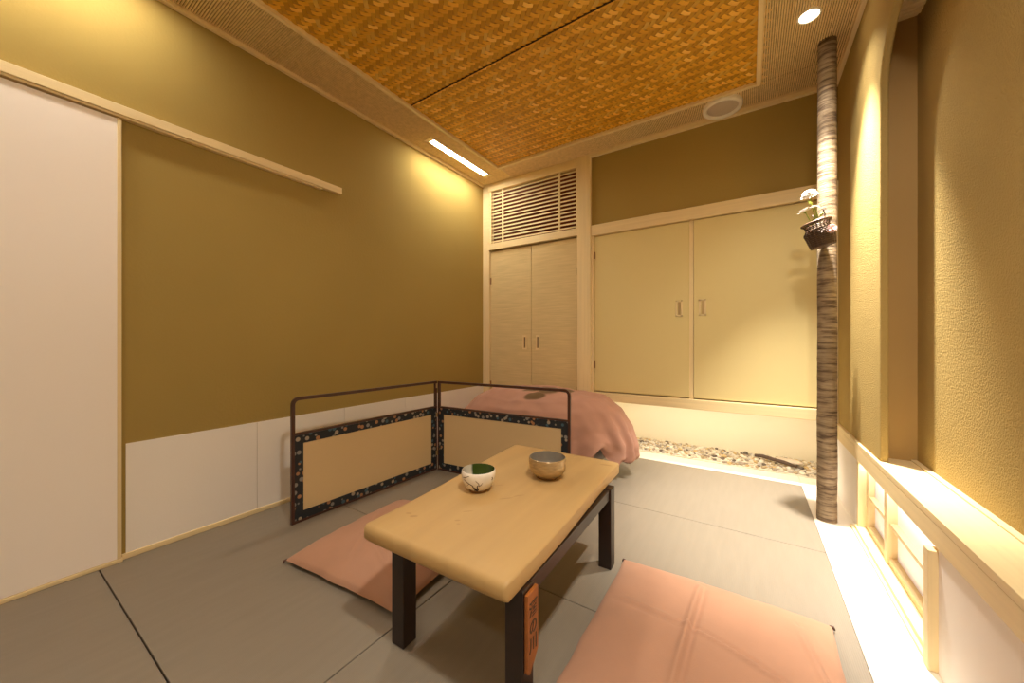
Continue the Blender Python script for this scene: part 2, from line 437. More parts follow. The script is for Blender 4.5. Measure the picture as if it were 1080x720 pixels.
# closet with double doors
cl = thing('closet', 'narrow closet with double streaked paper doors below the louvre', 'closet', (-1.60, YB, 0))
def part(name, mb, mat, par, **k): return mb.build(name, mat, par, **k)
cf = MB(); cf.box(-.52, -.445, -.018, .1, 0, H-.56)
part('left_stile', cf, mt['wood_z'], cl, bevel=.003)
part('lintel', MB().box(-.445, .443, -.022, .06, 1.735, 1.795), mt['wood_x'], cl, bevel=.003)
part('inner_back', MB().box(-.52, .443, .10, .12, 0, 1.735), mt['dark_inside'], cl)
for sx in (-1, 1):
    x0, x1 = (-.443, -.0015) if sx < 0 else (.0015, .441)
    dr = part('door', MB().box(x0, x1, .004, .03, .03, 1.725), mt['washi'], cl, bevel=.002)
    hx = -.066 if sx < 0 else .066
    hd = MB()
    hd.box(hx-.020, hx+.020, -.001, .006, .81, .822).box(hx-.020, hx+.020, -.001, .006, .923, .935)
    hd.box(hx-.020, hx-.013, -.001, .006, .822, .923).box(hx+.013, hx+.020, -.001, .006, .822, .923)
    part('pull', hd, mt['wood_z'], dr, bevel=.001)
    part('pull_slot', MB().box(hx-.005, hx+.004, .0015, .0045, .826, .919), mt['dark_slot'], dr)
    hg = x0 + .004 if sx < 0 else x1 - .004
    for z in (1.42, .45):
        part('hinge', MB().box(hg-.006, hg+.006, -.002, .006, z, z+.06), mt['brown_clay'], dr, bevel=.001)
# louvre transom
lv = thing('transom_louvre', 'slatted wooden louvre panel above the narrow closet doors', 'louvre', (-1.60, YB, 1.795))
fr = MB(); fr.box(-.52, -.446, -.018, .1, 0, H-1.795+.01); fr.box(-.445, .443, -.016, .03, .492, H-1.795+.01); fr.box(-.445, -.428, -.012, .03, 0, .492); fr.box(.428, .443, -.012, .03, 0, .492)
part('frame', fr, mt['wood_x'], lv, bevel=.002)
part('dark_backing', MB().box(-.445, .443, .06, .08, .0, .54), mt['dark_inside'], lv)
for i in range(15):
    z = .012 + i*.0322
    part('slat', MB().prism([(.000, z), (.020, z+.009), (.020, z+.021), (.000, z+.013)], 'x', -.43, .43), mt['slat'], lv)
for x in (-.30, .275):
    part('mullion', MB().box(x-.008, x+.008, -.006, .001, .0, .492), mt['wood_z'], lv, bevel=.001)
# wide wall cabinet
cb = thing('wall_cabinet', 'wide cream wall cabinet with two doors above the gravel recess', 'cabinet', (-.31, YB, .42))
part('top_rail', MB().box(-.734, .735, -.022, .06, 1.291, 1.374), mt['wood_x'], cb, bevel=.003)
part('bottom_rail', MB().box(-.734, .735, -.022, .05, .0, .066), mt['wood_x'], cb, bevel=.003)
part('left_stile', MB().box(-.734, -.714, -.012, .05, .066, 1.291), mt['wood_z'], cb, bevel=.002)
part('right_stile', MB().box(.700, .735, -.012, .05, .066, 1.291), mt['wood_z'], cb, bevel=.002)
part('middle_stile', MB().box(-.034, -.008, .006, .04, .066, 1.291), mt['wood_z'], cb, bevel=.001)
part('case', MB().box(-.734, .735, .05, .57, .0, 1.374), mt['cabinet'], cb)
for sx in (-1, 1):
    x0, x1 = (-.711, -.034) if sx < 0 else (-.006, .698)
    dr = part('door', MB().box(x0, x1, .000, .03, .074, 1.286), mt['cabinet'], cb, bevel=.002)
    hx = -.098 if sx < 0 else .047
    hd = MB(); z0, z1 = .634, .746
    hd.box(hx-.022, hx+.022, -.004, .002, z0, z0+.010).box(hx-.022, hx+.022, -.004, .002, z1-.010, z1)
    hd.box(hx-.022, hx-.012, -.004, .002, z0, z1).box(hx+.012, hx+.022, -.004, .002, z0, z1)
    part('pull', hd, mt['wood_z'], dr, bevel=.001)
    part('pull_slot', MB().box(hx-.006, hx+.010, -.0025, .001, z0+.012, z1-.012), mt['dark_slot'] if False else mt['pull'], dr)
    hg = x0 + .003 if sx < 0 else x1 - .003
    for z in (.25, 1.11):
        part('hinge', MB().box(hg-.006, hg+.005, -.005, .003, z, z+.055), mt['brown_clay'], dr, bevel=.001)

# ================================================================== CEILING FIXTURES
LAMP = (1, .92, .79)
mt['lampglass'] = emis('lit_diffuser', (1,.90,.74), 105)
mt['lampglass_bright'] = emis('lit_diffuser_bright', (1,.90,.74), 88)
mt['bulb'] = emis('lit_lamp', (1,.86,.62), 30)
def strip_light(y, label, lit):
    t = thing('recessed_strip_light', label, 'ceiling light', (-1.953, y, H))
    fr = MB(); a, b2 = .042, .365
    fr.box(-a, -.024, -b2, b2, -.004, .010).box(.024, a, -b2, b2, -.004, .010).box(-.024, .024, -b2, -b2+.04, -.004, .01).box(-.024, .024, b2-.04, b2, -.004, .01)
    fr.box(-.024, .024, -.2035, -.1965, -.004, .01).box(-.024, .024, .1965, .2035, -.004, .01)
    part('frame', fr, mt['wood_y'], t, bevel=.001)
    for y0, y1 in ((-.322, -.205), (-.195, .195), (.205, .322)):
        part('diffuser', MB().box(-.023, .023, y0, y1, -.0015, .006), lit, t)
    return t
strip_light(2.23, 'slim recessed strip light in three lit cells beside the left wall', mt['lampglass'])
strip_light(.10, 'slim recessed strip light near the viewer above the sliding door', mt['lampglass_bright'])
def downlight(x, y, label, beams, col=LAMP):
    t = thing('recessed_downlight', label, 'ceiling light', (x, y, H))
    part('rim', MB().lathe([(.036, .004), (.036, -.003), (.043, -.004), (.045, .0), (.045, .004)], 32, capb=False), mt['white_plastic'], t, smooth=True)
    part('lens', MB().lathe([(.036, .001), (.02, -.001), (.001, -.0015)], 32, capb=False), mt['bulb'], t, smooth=True)
    for watts, size, blend in beams:
        l = bpy.data.lights.new('downlight_beam', 'SPOT'); l.energy = watts; l.color = col; l.spot_size = math.radians(size); l.spot_blend = blend; l.shadow_soft_size = .022 if y > 1 else .07
        o = bpy.data.objects.new('downlight_beam', l); COL.objects.link(o); o.location = (x, y, H-.03)
    return t
downlight(.228, 2.11, 'small round lit downlight in the ribbed ceiling beside the log post', [(610, 57, 1.0), (29, 100, 1.0)])
downlight(.225, .30, 'small round lit downlight above the viewer by the right wall', [(75, 120, 1.0), (50, 176, .4)])
downlight(.225, -.95, 'small round unseen fill downlight added behind the viewer by the right wall', [(38, 176, .4)])  # added out of view as fill for the sliding door and table front
sp = thing('ceiling_speaker', 'round white speaker in the ribbed ceiling above the cabinet', 'speaker', (-.14, 2.622, H))
part('rim', MB().lathe([(.110, .004), (.110, -.014), (.107, -.022), (.101, -.025), (.092, -.024), (.086, -.017), (.084, -.010)], 48, capb=False), mt['white_plastic'], sp, smooth=True)
part('grille', MB().lathe([(.086, -.012), (.05, -.016), (.001, -.017)], 48, capb=False), mt['grille'], sp, smooth=True)

# ================================================================== LOG POST, BASKET, FLOWERS
lp = thing('log_post', 'slender bark covered log post standing before the right wall', 'post', (.322, 2.345, .001))
def wob(a, z):
    return 1 + .05*mnoise.noise((math.cos(a)*1.3, math.sin(a)*1.3, z*5)) + .035*mnoise.noise((math.cos(a)*3, math.sin(a)*3, z*32))
prof = [(.0395 - .003*i/110, i*2.36/110) for i in range(111)]
part('trunk', MB().lathe(prof, 28, capb=True, capt=True, wob=wob), mt['bark'], lp, smooth=True)
part('hanging_nail', MB().tube([(-.012, -.032, 1.50), (-.020, -.060, 1.505), (-.022, -.066, 1.515)], .003, 8), mt['lacquer'], lp, smooth=True)

bk = thing('flower_basket', 'small dark woven basket hung on the log post', 'basket', (.296, 2.242, 1.330), rot=(0, math.radians(-14), math.radians(8)))
bprof = [(.050, 0), (.054, .02), (.058, .05), (.063, .078), (.050, .095), (.047, .108), (.058, .128)]
def bw(z):
    for (r0, z0), (r1, z1) in zip(bprof, bprof[1:]):
        if z0 <= z <= z1: return r0 + (r1-r0)*(z-z0)/(z1-z0)
    return bprof[-1][0]
bk.scale = (.92, .92, .92)
part('liner', MB().lathe([(r_-.006, z_+.002) for r_, z_ in bprof[:-1]], 24), mt['dark_slot'], bk, smooth=True)
wk = MB()
for k in range(20):
    a = 2*PI*k/20
    wk.tube([(r_*math.cos(a), r_*math.sin(a), z_) for r_, z_ in bprof], .0026, 5)
for i in range(13):
    z = .004 + i*.0098; rr_ = bw(z)
    wk.tube([((rr_ + (.0022 if (k+i) % 2 else -.0022))*math.cos(2*PI*k/40), (rr_ + (.0022 if (k+i) % 2 else -.0022))*math.sin(2*PI*k/40), z) for k in range(40)], .0026, 5, closed=True)
wk.lathe([(.001, .001), (.049, .001)], 24, capb=False)
part('woven_body', wk, mt['wicker'], bk, smooth=True)
part('rim', MB().tube([(.060*math.cos(2*PI*k/40), .060*math.sin(2*PI*k/40), .129) for k in range(40)], .0055, 8, closed=True), mt['wicker'], bk, smooth=True)
part('hanging_loop', MB().tube([(.02, .045, .10), (.016, .050, .15), (.012, .052, .186)], .002, 6), mt['wicker'], bk, smooth=True)

def flower(name, label, base, head, rad, mat, npet=18, layers=3, face=(0, -.3, 1), leaf=None):
    t = thing(name, label, 'flower', base, group=None)
    b0 = Vector(base); h = Vector(head) - b0
    mid = h*.5 + Vector((h.x*.12, h.y*.1, .006))
    part('stem', MB().tube([(0,0,0), tuple(mid), tuple(h)], .0024, 6), mt['stem'], t, smooth=True)
    fz = Vector(face).normalized(); ref = Vector((1,0,0)); fx = (ref - fz*ref.dot(fz)).normalized(); fy = fz.cross(fx)
    pm = MB()
    for ly in range(layers):
        tilt = math.radians((-8 if layers > 3 else 12) + 28*ly); ln = rad*(1 - .12*ly)
        for k in range(npet - 2*ly):
            a = 2*PI*(k + .5*ly)/(npet - 2*ly) + R.uniform(-.08, .08)
            d = fx*math.cos(a) + fy*math.sin(a); sd = fz.cross(d)
            wd = ln*.17
            up = lambda q, e: h + d*(q*ln*math.cos(tilt)) + fz*(q*ln*math.sin(tilt) + e)
            vs = [up(.05, 0), up(.55, .002) + sd*wd, up(.92, -.001) + sd*wd*.7, up(1.03, -.003), up(.92, -.001) - sd*wd*.7, up(.55, .002) - sd*wd, up(.6, -.0015)]
            pm.add([tuple(p) for p in vs], [(0,1,6), (1,2,6), (2,3,6), (3,4,6), (4,5,6), (5,0,6)])
    part('petals', pm, mat, t, smooth=True)
    cm = MB(); cm.lathe([(rad*.2, 0), (rad*.17, rad*.09), (rad*.08, rad*.14), (.0005, rad*.15)], 12)
    M3 = Matrix((fx, fy, fz)).transposed()
    cm.v = [tuple(M3 @ Vector(p) + h + fz*rad*.12) for p in cm.v]
    part('flower_centre', cm, mt['yellow'], t, smooth=True)
    cal = MB().lathe([(.001, -rad*.32), (rad*.14, -rad*.22), (rad*.24, 0)], 10, capb=False)
    cal.v = [tuple(M3 @ Vector(p) + h) for p in cal.v]
    part('calyx', cal, mt['stem'], t, smooth=True)
    if leaf:
        lf = MB(); c0 = h*leaf[0]; dd = Vector(leaf[1]).normalized(); sd = dd.cross(Vector((0,.3,1))).normalized(); q = leaf[2]
        vs = [c0, c0+dd*q*.4+sd*q*.22, c0+dd*q, c0+dd*q*.4-sd*q*.22]
        lf.add([tuple(p) for p in vs], [(0,1,2,3)])
        lo = part('leaf', lf, mt['stem'], t); so = lo.modifiers.new('solid', 'SOLIDIFY'); so.thickness = .0012
    return t
flower('white_flower', 'largest white flower standing highest above the basket', (.288, 2.246, 1.405), (.241, 2.240, 1.588), .034, mt['petal'], 20, 4, (-.25, -.55, .8), (.72, (-.5, -.4, .5), .03))
flower('white_flower', 'white flower opening at the left edge of the basket', (.276, 2.246, 1.405), (.226, 2.235, 1.505), .031, mt['petal'], 18, 2, (-.35, -.15, .9), (.5, (.6, -.3, .6), .03))
flower('white_flower', 'small white flower low above the basket beside the post', (.294, 2.232, 1.405), (.262, 2.222, 1.514), .022, mt['petal'], 16, 2, (.1, -.2, .95), (.55, (.5, -.2, .7), .028))
flower('pale_pink_flower', 'pale pink flower drooping over the right side of the basket', (.315, 2.238, 1.415), (.316, 2.195, 1.398), .023, mt['petal_pink'], 18, 3, (.1, -.9, .25))

# ================================================================== GRAVEL RECESS
gx0, gx1, gy0, gy1 = -1.04, XR, 3.005, 3.32
def gz(x, y): return .004 + .018*min(1, (y-gy0)/.12) + .006*mnoise.noise((x*6, y*6, 0))
gb = MB(); gb.grid(lambda u, v: (gx0 + (gx1-gx0)*u, gy0 - .004 + (gy1-gy0+.004)*v, gz(gx0+(gx1-gx0)*u, gy0+(gy1-gy0)*v)), 60, 16)
gb.grid(lambda u, v: (gx0 + (gx1-gx0)*u, gy0-.004, -.04 + (.04 + gz(gx0+(gx1-gx0)*u, gy0))*v), 60, 1)
import bmesh
def pebble_pts(seed):
    bm = bmesh.new(); bmesh.ops.create_icosphere(bm, subdivisions=2, radius=1)
    q = random.Random(seed); off = Vector((q.uniform(0,50), q.uniform(0,50), 0))
    sx, sy, sz = 1, q.uniform(.6, .9), q.uniform(.42, .62)
    for v in bm.verts:
        k = 1 + .28*mnoise.noise(v.co*1.1 + off)
        v.co = Vector((v.co.x*sx*k, v.co.y*sy*k, v.co.z*sz*k))
    vs = [v.co.copy() for v in bm.verts]; fs = [tuple(v.index for v in fa.verts) for fa in bm.faces]
    bm.free(); return vs, fs
VAR = [pebble_pts(k) for k in range(7)]
spots = []
tries = 0
while len(spots) < 640 and tries < 60000:
    tries += 1
    x, y = R.uniform(-.86, gx1-.018), R.uniform(gy0+.014, gy1-.015)
    s = R.choice((.012, .014, .016, .018, .021))
    if all((x-a)**2 + (y-b2)**2 > (.78*(s+c))**2 for a, b2, c in spots): spots.append((x, y, s))
spots.sort(key=lambda p: p[1])
vis = [p for p in spots if p[0] > -.78]
solo = set(vis[:300])
LBL = 'small rounded tan or grey pebble lying in the lit gravel recess'
protos = {}
for (x, y, s) in spots:
    k = R.randrange(7); rot = Matrix.Rotation(R.uniform(0, 6.28), 3, 'Z') @ Matrix.Rotation(R.uniform(-.4, .4), 3, 'X')
    z = gz(x, y) + s*.34
    if (x, y, s) in solo:
        if k not in protos:
            mbp = MB(); mbp.add(*VAR[k]); o = mbp.build('pebble', mt['pebble'], smooth=True); protos[k] = o
        else:
            o = protos[k].copy(); COL.objects.link(o)
        tag(o, LBL, 'stone', 'pebbles in the gravel recess')
        o.rotation_euler = rot.to_euler(); o.scale = (s, s, s); o.location = (x, y, z)
    else:
        vs, fs = VAR[k]; gb.add([tuple(rot @ (p*s) + Vector((x, y, z))) for p in vs], fs)
tag(gb.build('gravel_bed', mt['bedstone'], smooth=True), 'bed of mixed tan pebbles filling the recess under the wide cabinet', 'gravel', kind='stuff')
dw = MB().tube([(.035, 3.14, .062), (.08, 3.13, .066), (.14, 3.115, .058), (.20, 3.10, .052), (.27, 3.075, .040)], [.010, .013, .012, .013, .008], 9)
tag(dw.build('driftwood_branch', mt['drift'], smooth=True), 'dark driftwood branch lying across the pebbles', 'driftwood')
ps = MB(); vs, fs = VAR[2]; ps.add([(p.x*.085, p.y*.055, p.z*.032) for p in vs], fs)
pso = ps.build('flat_stone', mt['pale_stone'], smooth=True); pso.location = (.235, 3.165, .050); pso.rotation_euler = (.2, 0, -.3)
tag(pso, 'pale flat stone on the pebbles behind the driftwood', 'stone')

# ================================================================== CUSHIONS
def zabuton(name, label, loc, rz, wd, dp, th, seed, creases=(), mat=None):
    t = thing(name, label, 'cushion', loc, rz)
    n = 56; q = random.Random(seed); ox = q.uniform(0, 30)
    def prof(u, v):
        e = max(0, (1-abs(u)**3.2))*max(0, (1-abs(v)**3.2))
        return e**.55
    def edge(u, v):
        x = u*wd/2*(1 - .018*(1-v*v)); y = v*dp/2*(1 - .018*(1-u*u))
        k = .006*mnoise.noise((x*9+ox, y*9, 0)); return x+k*abs(u)**6, y+k*abs(v)**6
    def top(a, b2):
        u, v = a*2-1, b2*2-1; x, y = edge(u, v)
        z = .018 + (th-.018)*prof(u, v) + .006*mnoise.noise((x*5+ox, y*5, 1))*prof(u, v)
        ed = max(abs(u), abs(v))
        z += .0035*math.sin(60*(x if abs(v) > abs(u) else y) + 4*mnoise.noise((x*4, y*4, ox)))*max(0, (ed-.72)/.28)*(1-ed)*4
        for (x0, y0, x1, y1, hgt, wid) in creases:
            ax, ay = x1-x0, y1-y0; l2 = ax*ax+ay*ay
            tt = max(0, min(1, ((x-x0)*ax + (y-y0)*ay)/l2)); dx, dy = x-x0-tt*ax, y-y0-tt*ay
            sgn = 1 if (ax*(y-y0) - ay*(x-x0)) > 0 else -1
            dd = sgn*math.sqrt(dx*dx+dy*dy)
            z += hgt*math.exp(-(dd/wid)**2)*math.sin(PI*min(1, max(0.02, .1+.8*tt))) - hgt*.8*math.exp(-((dd-1.6*wid)/wid)**2)*math.sin(PI*min(1, .1+.8*tt))
        return (x, y, z)
    def bot(a, b2):
        u, v = a*2-1, b2*2-1; x, y = edge(u, v)
        return (x, y, .0175*(1-prof(u, v))**2 + .0003)
    tp = MB(); tp.grid(top, 110, 110); 
    part('cover', tp, mat or mt['pink'], t, smooth=True)
    bt = MB(); bt.grid(lambda a, b2: bot(1-a, b2), n, n); part('underside', bt, mt['seam'], t, smooth=True)
    for sx, sy in ((-1, -1), (1, -1), (-1, 1), (1, 1)):
        x, y = edge(sx, sy)
        part('corner_tassel', MB().tube([(x-.004*sx, y-.004*sy, .018), (x+.003*sx, y+.003*sy, .014), (x+.007*sx, y+.006*sy, .006)], [.004, .0045, .003], 8), mt['edge_cord'], t, smooth=True)
    return t
zabuton('floor_cushion', 'pink floor cushion right of the table, nearest the lit window', (-.100, 1.122, 0), math.radians(.5), .625, .645, .072, 3,
        ((-.035, .25, -.06, -.25, .012, .009), (-.05, .02, .31, -.10, .009, .007), (-.05, .02, -.25, .05, .005, .010), (.22, .20, .29, -.15, .009, .012)))
zabuton('floor_cushion', 'pink floor cushion partly under the table, before the folding screen', (-1.262, 1.040, 0), math.radians(5), .60, .62, .085, 5,
        ((-.1, -.1, .28, -.26, .004, .012), (-.2, .1, .0, -.28, .003, .012)))

# heap of stored cushions under a pink cloth
def stack_cushion(label, z, x, y, wd, dp, th):
    t = MB()
    def fn(u, v):
        a = 2*PI*u; ph = -PI/2 + PI*v
        ca, sa, cp, sp_ = math.cos(a), math.sin(a), math.cos(ph), math.sin(ph)
        sg = lambda q, e: math.copysign(abs(q)**e, q)
        return (x + wd/2*sg(ca, .35)*sg(cp, .4), y + dp/2*sg(sa, .35)*sg(cp, .4), z + th/2 + th/2*sg(sp_, .8))
    t.grid(fn, 56, 16, wrap_u=True)
    return tag(t.build('stored_cushion', mt['grey_cloth'], smooth=True), label, 'cushion', 'grey cushions stored under the cloth')
stack_cushion('grey cushion under the pink cloth, bottom of the heap', .001, -1.34, 2.42, .95, .40, .13)
stack_cushion('grey cushion under the pink cloth, upper one showing through the gap', .131, -1.38, 2.41, .84, .38, .13)
BX, BY, hx_, hy_ = -1.335, 2.385, .725, .325
PR = [(0, .030, .955), (.12, .09, 1.0), (.28, .20, 1.0), (.44, .33, .955), (.58, .43, .87), (.70, .495, .73), (.82, .525, .5), (.92, .535, .25), (1, .537, 0)]
def prf(t):
    for (t0, z0, r0), (t1, z1, r1) in zip(PR, PR[1:]):
        if t <= t1:
            k = (t-t0)/(t1-t0); k2 = k
            return z0+(z1-z0)*k2, r0+(r1-r0)*k2
    return PR[-1][1:]
def cloth(u, v):
    a = 2*PI*u; z, rr_ = prf(v)
    ca, sa = math.cos(a), math.sin(a); e = 2.0/2.45
    x = math.copysign(abs(ca)**e, ca)*hx_*rr_; y = math.copysign(abs(sa)**e, sa)*hy_*rr_
    if sa < 0 and ca > 0: y *= 1 - .55*min(1, abs(x)/hx_)**2
    low = max(0, 1-v/.62)
    # gathered folds, strongest at the front right corner
    da = (a - 1.80*PI + PI) % (2*PI) - PI
    amp = .014 + .040*math.exp(-(da/.55)**2)
    fo = amp*low*(math.sin(a*21 + 3*mnoise.noise((ca*2, sa*2, v*2)))*.6 + .8*mnoise.noise((ca*6, sa*6, v*1.5)))
    x += ca*fo; y += sa*fo
    x += .012*mnoise.noise((x*3, y*3, z*3)); 
    # the left end sinks, the right end is full; hem is lifted over the gap
    sink = max(0, min(1, (-x - .30)/.42)); z *= 1 - .36*sink**1.6
    z += .014*mnoise.noise((x*4, y*4, 3.3))*min(1, v*2)
    dg = (a - 1.76*PI + PI) % (2*PI) - PI
    lift = .10*math.exp(-(dg/.12)**2)*max(0, 1-v/.4)
    z += lift + .075*max(0, min(1, (x-.10)/.3))*max(0, 1-v/.4)
    # soft hollow along the front of the top
    z -= .035*math.exp(-(((y+.24)/.06)**2))*math.exp(-((x+.12)/.42)**2)*(1 if v > .3 else 0)
    z += .009*mnoise.noise((x*13, y*13, z*9))*min(1, v*3); x += ca*.008*mnoise.noise((ca*9, sa*9, v*11)); y += sa*.008*mnoise.noise((ca*9, sa*9, v*11+5))
    if v == 0: z += .012*math.sin(a*17)
    return (BX+x, BY+y, max(z, .004))
mt['pink_heap'] = M('dusty_pink_cloth', (.50,.28,.21), .9, .05, (5,5,5), .12, (300,300,300), spec=.1, sheen=.1)
add_marks(mt['pink_heap'], [(-1.20, 2.33, .095, .12), (-1.30, 2.30, .11, .05, .3), (-1.09, 2.38, .06, .07), (-1.25, 2.20, .09, .04, .2)], (.16,.10,.05))
ch = MB(); ch.grid(cloth, 200, 60, wrap_u=True)
cho = ch.build('cloth_cover', mt['pink_heap'], smooth=True)
sm = cho.modifiers.new('solid', 'SOLIDIFY'); sm.thickness = .003; sm.offset = -1
tag(cho, 'dusty pink cloth with a dark print draped over the stored cushions', 'cloth')

# ================================================================== FOLDING SCREEN
sc_ = thing('folding_screen', 'low two panel folding screen with floral border and lacquer frame', 'screen', (-1.81, 1.81, 0))
def panel(p0, p1, zt_, hinge_first):
    """a panel from p0 (hinge side) to p1, local coordinates of the screen"""
    d = Vector((p1[0]-p0[0], p1[1]-p0[1], 0)); ln = d.length; ang = math.atan2(d.y, d.x)
    root = bpy.data.objects.new('screen_panel', None); COL.objects.link(root); root.parent = sc_
    root.location = (p0[0], p0[1], 0); root.rotation_euler = (0, 0, ang); root.empty_display_size = .05
    zc, w_, t_ = .435, .040, .009
    bd = MB(); a, b2 = .012, ln-.012
    bd.box(a, b2, -t_, t_, zc-w_-.012, zc-.010).box(a, b2, -t_, t_, .012, .012+w_).box(a, a+w_, -t_, t_, .012+w_, zc-w_-.012).box(b2-w_, b2, -t_, t_, .012+w_, zc-w_-.012)
    part('cloth_border', bd, mt['brocade'], root)
    part('paper_panel', MB().box(a+w_, b2-w_, -.006, .006, .012+w_, zc-w_-.012), mt['screen_paper'], root)
    fr = MB(); fw = .008
    fr.box(0, ln, -.010, .010, 0, .012).box(0, ln, -.010, .010, zc-.010, zc)
    part('lower_frame', fr, mt['frame_lacquer'], root, bevel=.002)
    rc = .028; path = [(.008, 0, 0.0), (.008, 0, zt_-.008), ] + [(ln-.007-rc+rc*math.sin(PI/2*k/8), 0, zt_-.006-rc+rc*math.cos(PI/2*k/8)) for k in range(9)] + [(ln-.007, 0, 0)]
    # upright, top bar and rounded outer corner as one bent lath
    ol = []
    def off(i, s_):
        p = Vector(path[i]); a_ = Vector(path[max(i-1, 0)]); c_ = Vector(path[min(i+1, len(path)-1)])
        t1 = (p-a_).normalized() if i > 0 else (c_-p).normalized(); t2 = (c_-p).normalized() if i < len(path)-1 else t1
        n1 = Vector((t1.z, 0, -t1.x)); n2 = Vector((t2.z, 0, -t2.x)); nm = (n1+n2); nm = nm/ (nm.length_squared/2)
        return p + nm*s_
    n = len(path); vs = []
    for i in range(n):
        for (s_, yy) in ((-fw, -.009), (fw, -.009), (fw, .009), (-fw, .009)):
            q = off(i, s_); vs.append((q.x, yy, q.z))
    fs = [(4*i+k, 4*i+(k+1) % 4, 4*i+4+(k+1) % 4, 4*i+4+k) for i in range(n-1) for k in range(4)] + [(0,1,2,3), (4*n-1, 4*n-2, 4*n-3, 4*n-4)]
    part('outer_frame', MB().add(vs, fs), mt['frame_lacquer'], root, bevel=.002)
panel((0, 0), (-.03, -.935), .608, True)
panel((.016, .004), (.965, .085), .608, True)
for z in (.10, .36, .56):
    part('hinge_tie', MB().box(-.006, .014, -.013, .013, z, z+.03), mt['pull'], sc_, bevel=.002)

# ================================================================== TABLE
RT = math.radians(1.2)
tb = thing('low_table', 'low table with thick pale wooden slab and dark lacquered legs', 'table', (-.70, 1.10, 0), RT)
mt['slab'] = M('pale_slab_wood', (.50,.325,.135), .5, .09, (11,1.1,11), .05, (30,4,30), spec=.4)
HT, TH = .357, .052
# outline of the slab, slightly wany on its long sides
def slab(u, v):
    # u around the section (x-z), v along y
    y = -.447 + .905*v
    wl_ = -.245 + .006*math.sin(v*5+1) - .045*(v**1.5) ; wr_ = .253 + .004*math.sin(v*6) - .012*v
    cxm, hw = (wl_+wr_)/2, (wr_-wl_)/2
    a = 2*PI*u; ca, sa = math.cos(a), math.sin(a); e = .16
    return (cxm + hw*math.copysign(abs(ca)**e, ca), y, HT - TH/2 + TH/2*math.copysign(abs(sa)**(.18), sa))
sb = MB(); nu, nv = 64, 24
us = [k/nu for k in range(nu)]
rings = []
for j in range(nv+1):
    v = j/nv; rg = [Vector(slab(u, v)) for u in us]; rings.append(rg)
def inset(rg, k, dy):
    c_ = sum(rg, Vector())/len(rg); out = []
    for p in rg:
        q = Vector(p); q.x = c_.x + (p.x-c_.x)*(1 - k*.007/.25); q.z = (HT-TH/2) + (p.z-(HT-TH/2))*(1 - k*.012/(TH/2)); q.y += dy; out.append(q)
    return out
rings = [inset(rings[0], 1.5, -.013), inset(rings[0], .8, -.011), inset(rings[0], .3, -.006)] + rings + [inset(rings[-1], .3, .006), inset(rings[-1], .8, .011), inset(rings[-1], 1.5, .013)]
n_r = len(rings)
sb.add([tuple(p) for rg in rings for p in rg], [(i*nu+k, i*nu+(k+1) % nu, (i+1)*nu+(k+1) % nu, (i+1)*nu+k) for i in range(n_r-1) for k in range(nu)] + [tuple(range(nu-1, -1, -1)), tuple((n_r-1)*nu+k for k in range(nu))])
add_marks(mt['slab'], [(-.175, -.345, .011, .005, .4), (-.148, -.350, .014, .006, .6), (-.02, -.30, .010, .004, .7), (-.005, -.315, .006, .003, .5),
                       (.20, .40, .03, .008, .2), (.02, -.10, .028, .004, .8), (-.06, -.02, .02, .003, .8), (.045, -.06, .022, .004, .9), (-.03, -.24, .018, .003, .7)], (.42,.26,.10))
part('slab_top', sb, mt['slab'], tb, angle=50)
LEGX = (-.158, .237); LEGY = (-.378, .292); lg = .025
for (x, y) in ((LEGX[0], LEGY[0]), (LEGX[1], LEGY[0]), (LEGX[0], LEGY[1]), (LEGX[1], LEGY[1])):
    part('leg', MB().box(x-lg, x+lg, y-lg, y+lg, 0, HT-TH+.004), mt['lacquer'], tb, bevel=.003)
for y in LEGY[1:]:
    part('end_rail', MB().box(LEGX[0]+lg, LEGX[1]-lg, y-.012, y+.012, .275, .307), mt['lacquer'], tb, bevel=.002)
for x in LEGX:
    part('side_rail', MB().box(x-.012, x+.018, LEGY[0]+lg, LEGY[1]-lg, .268, .307), mt['lacquer'], tb, bevel=.002)
# plaque hung on the near right leg
pq = thing('name_plaque', 'orange wooden name plaque with dark writing on the nearest table leg', 'plaque', (-.70, 1.10, 0), RT)
px_ = LEGX[1]+lg+.0005; y0, y1 = LEGY[0]-.020, LEGY[0]+.031
part('board', MB().prism([(y0, .300), (y0, .122), (y0+.010, .114), (y1-.016, .134), (y1, .152), (y1, .300)], 'x', px_, px_+.009), mt['plaque'], pq, bevel=.0012)
def glyphs(txt, size, yc, zs, x, parent):
    for ch_, z in zip(txt, zs):
        cu = bpy.data.curves.new('writing', 'FONT'); cu.body = ch_; cu.size = size; cu.align_x = 'CENTER'; cu.extrude = .0004; cu.offset = .0006
        ob = bpy.data.objects.new('writing', cu); COL.objects.link(ob)
        dg = bpy.context.evaluated_depsgraph_get(); me = bpy.data.meshes.new_from_object(ob.evaluated_get(dg))
        bpy.data.objects.remove(ob); me.materials.clear(); me.materials.append(mt['ink'])
        o = bpy.data.objects.new('writing', me); COL.objects.link(o); o.parent = parent
        o.rotation_euler = (PI/2, 0, PI/2); o.location = (x, yc, z)
glyphs('酒の川', .038, (y0+y1)/2, (.247, .205, .165), px_+.0094, pq)

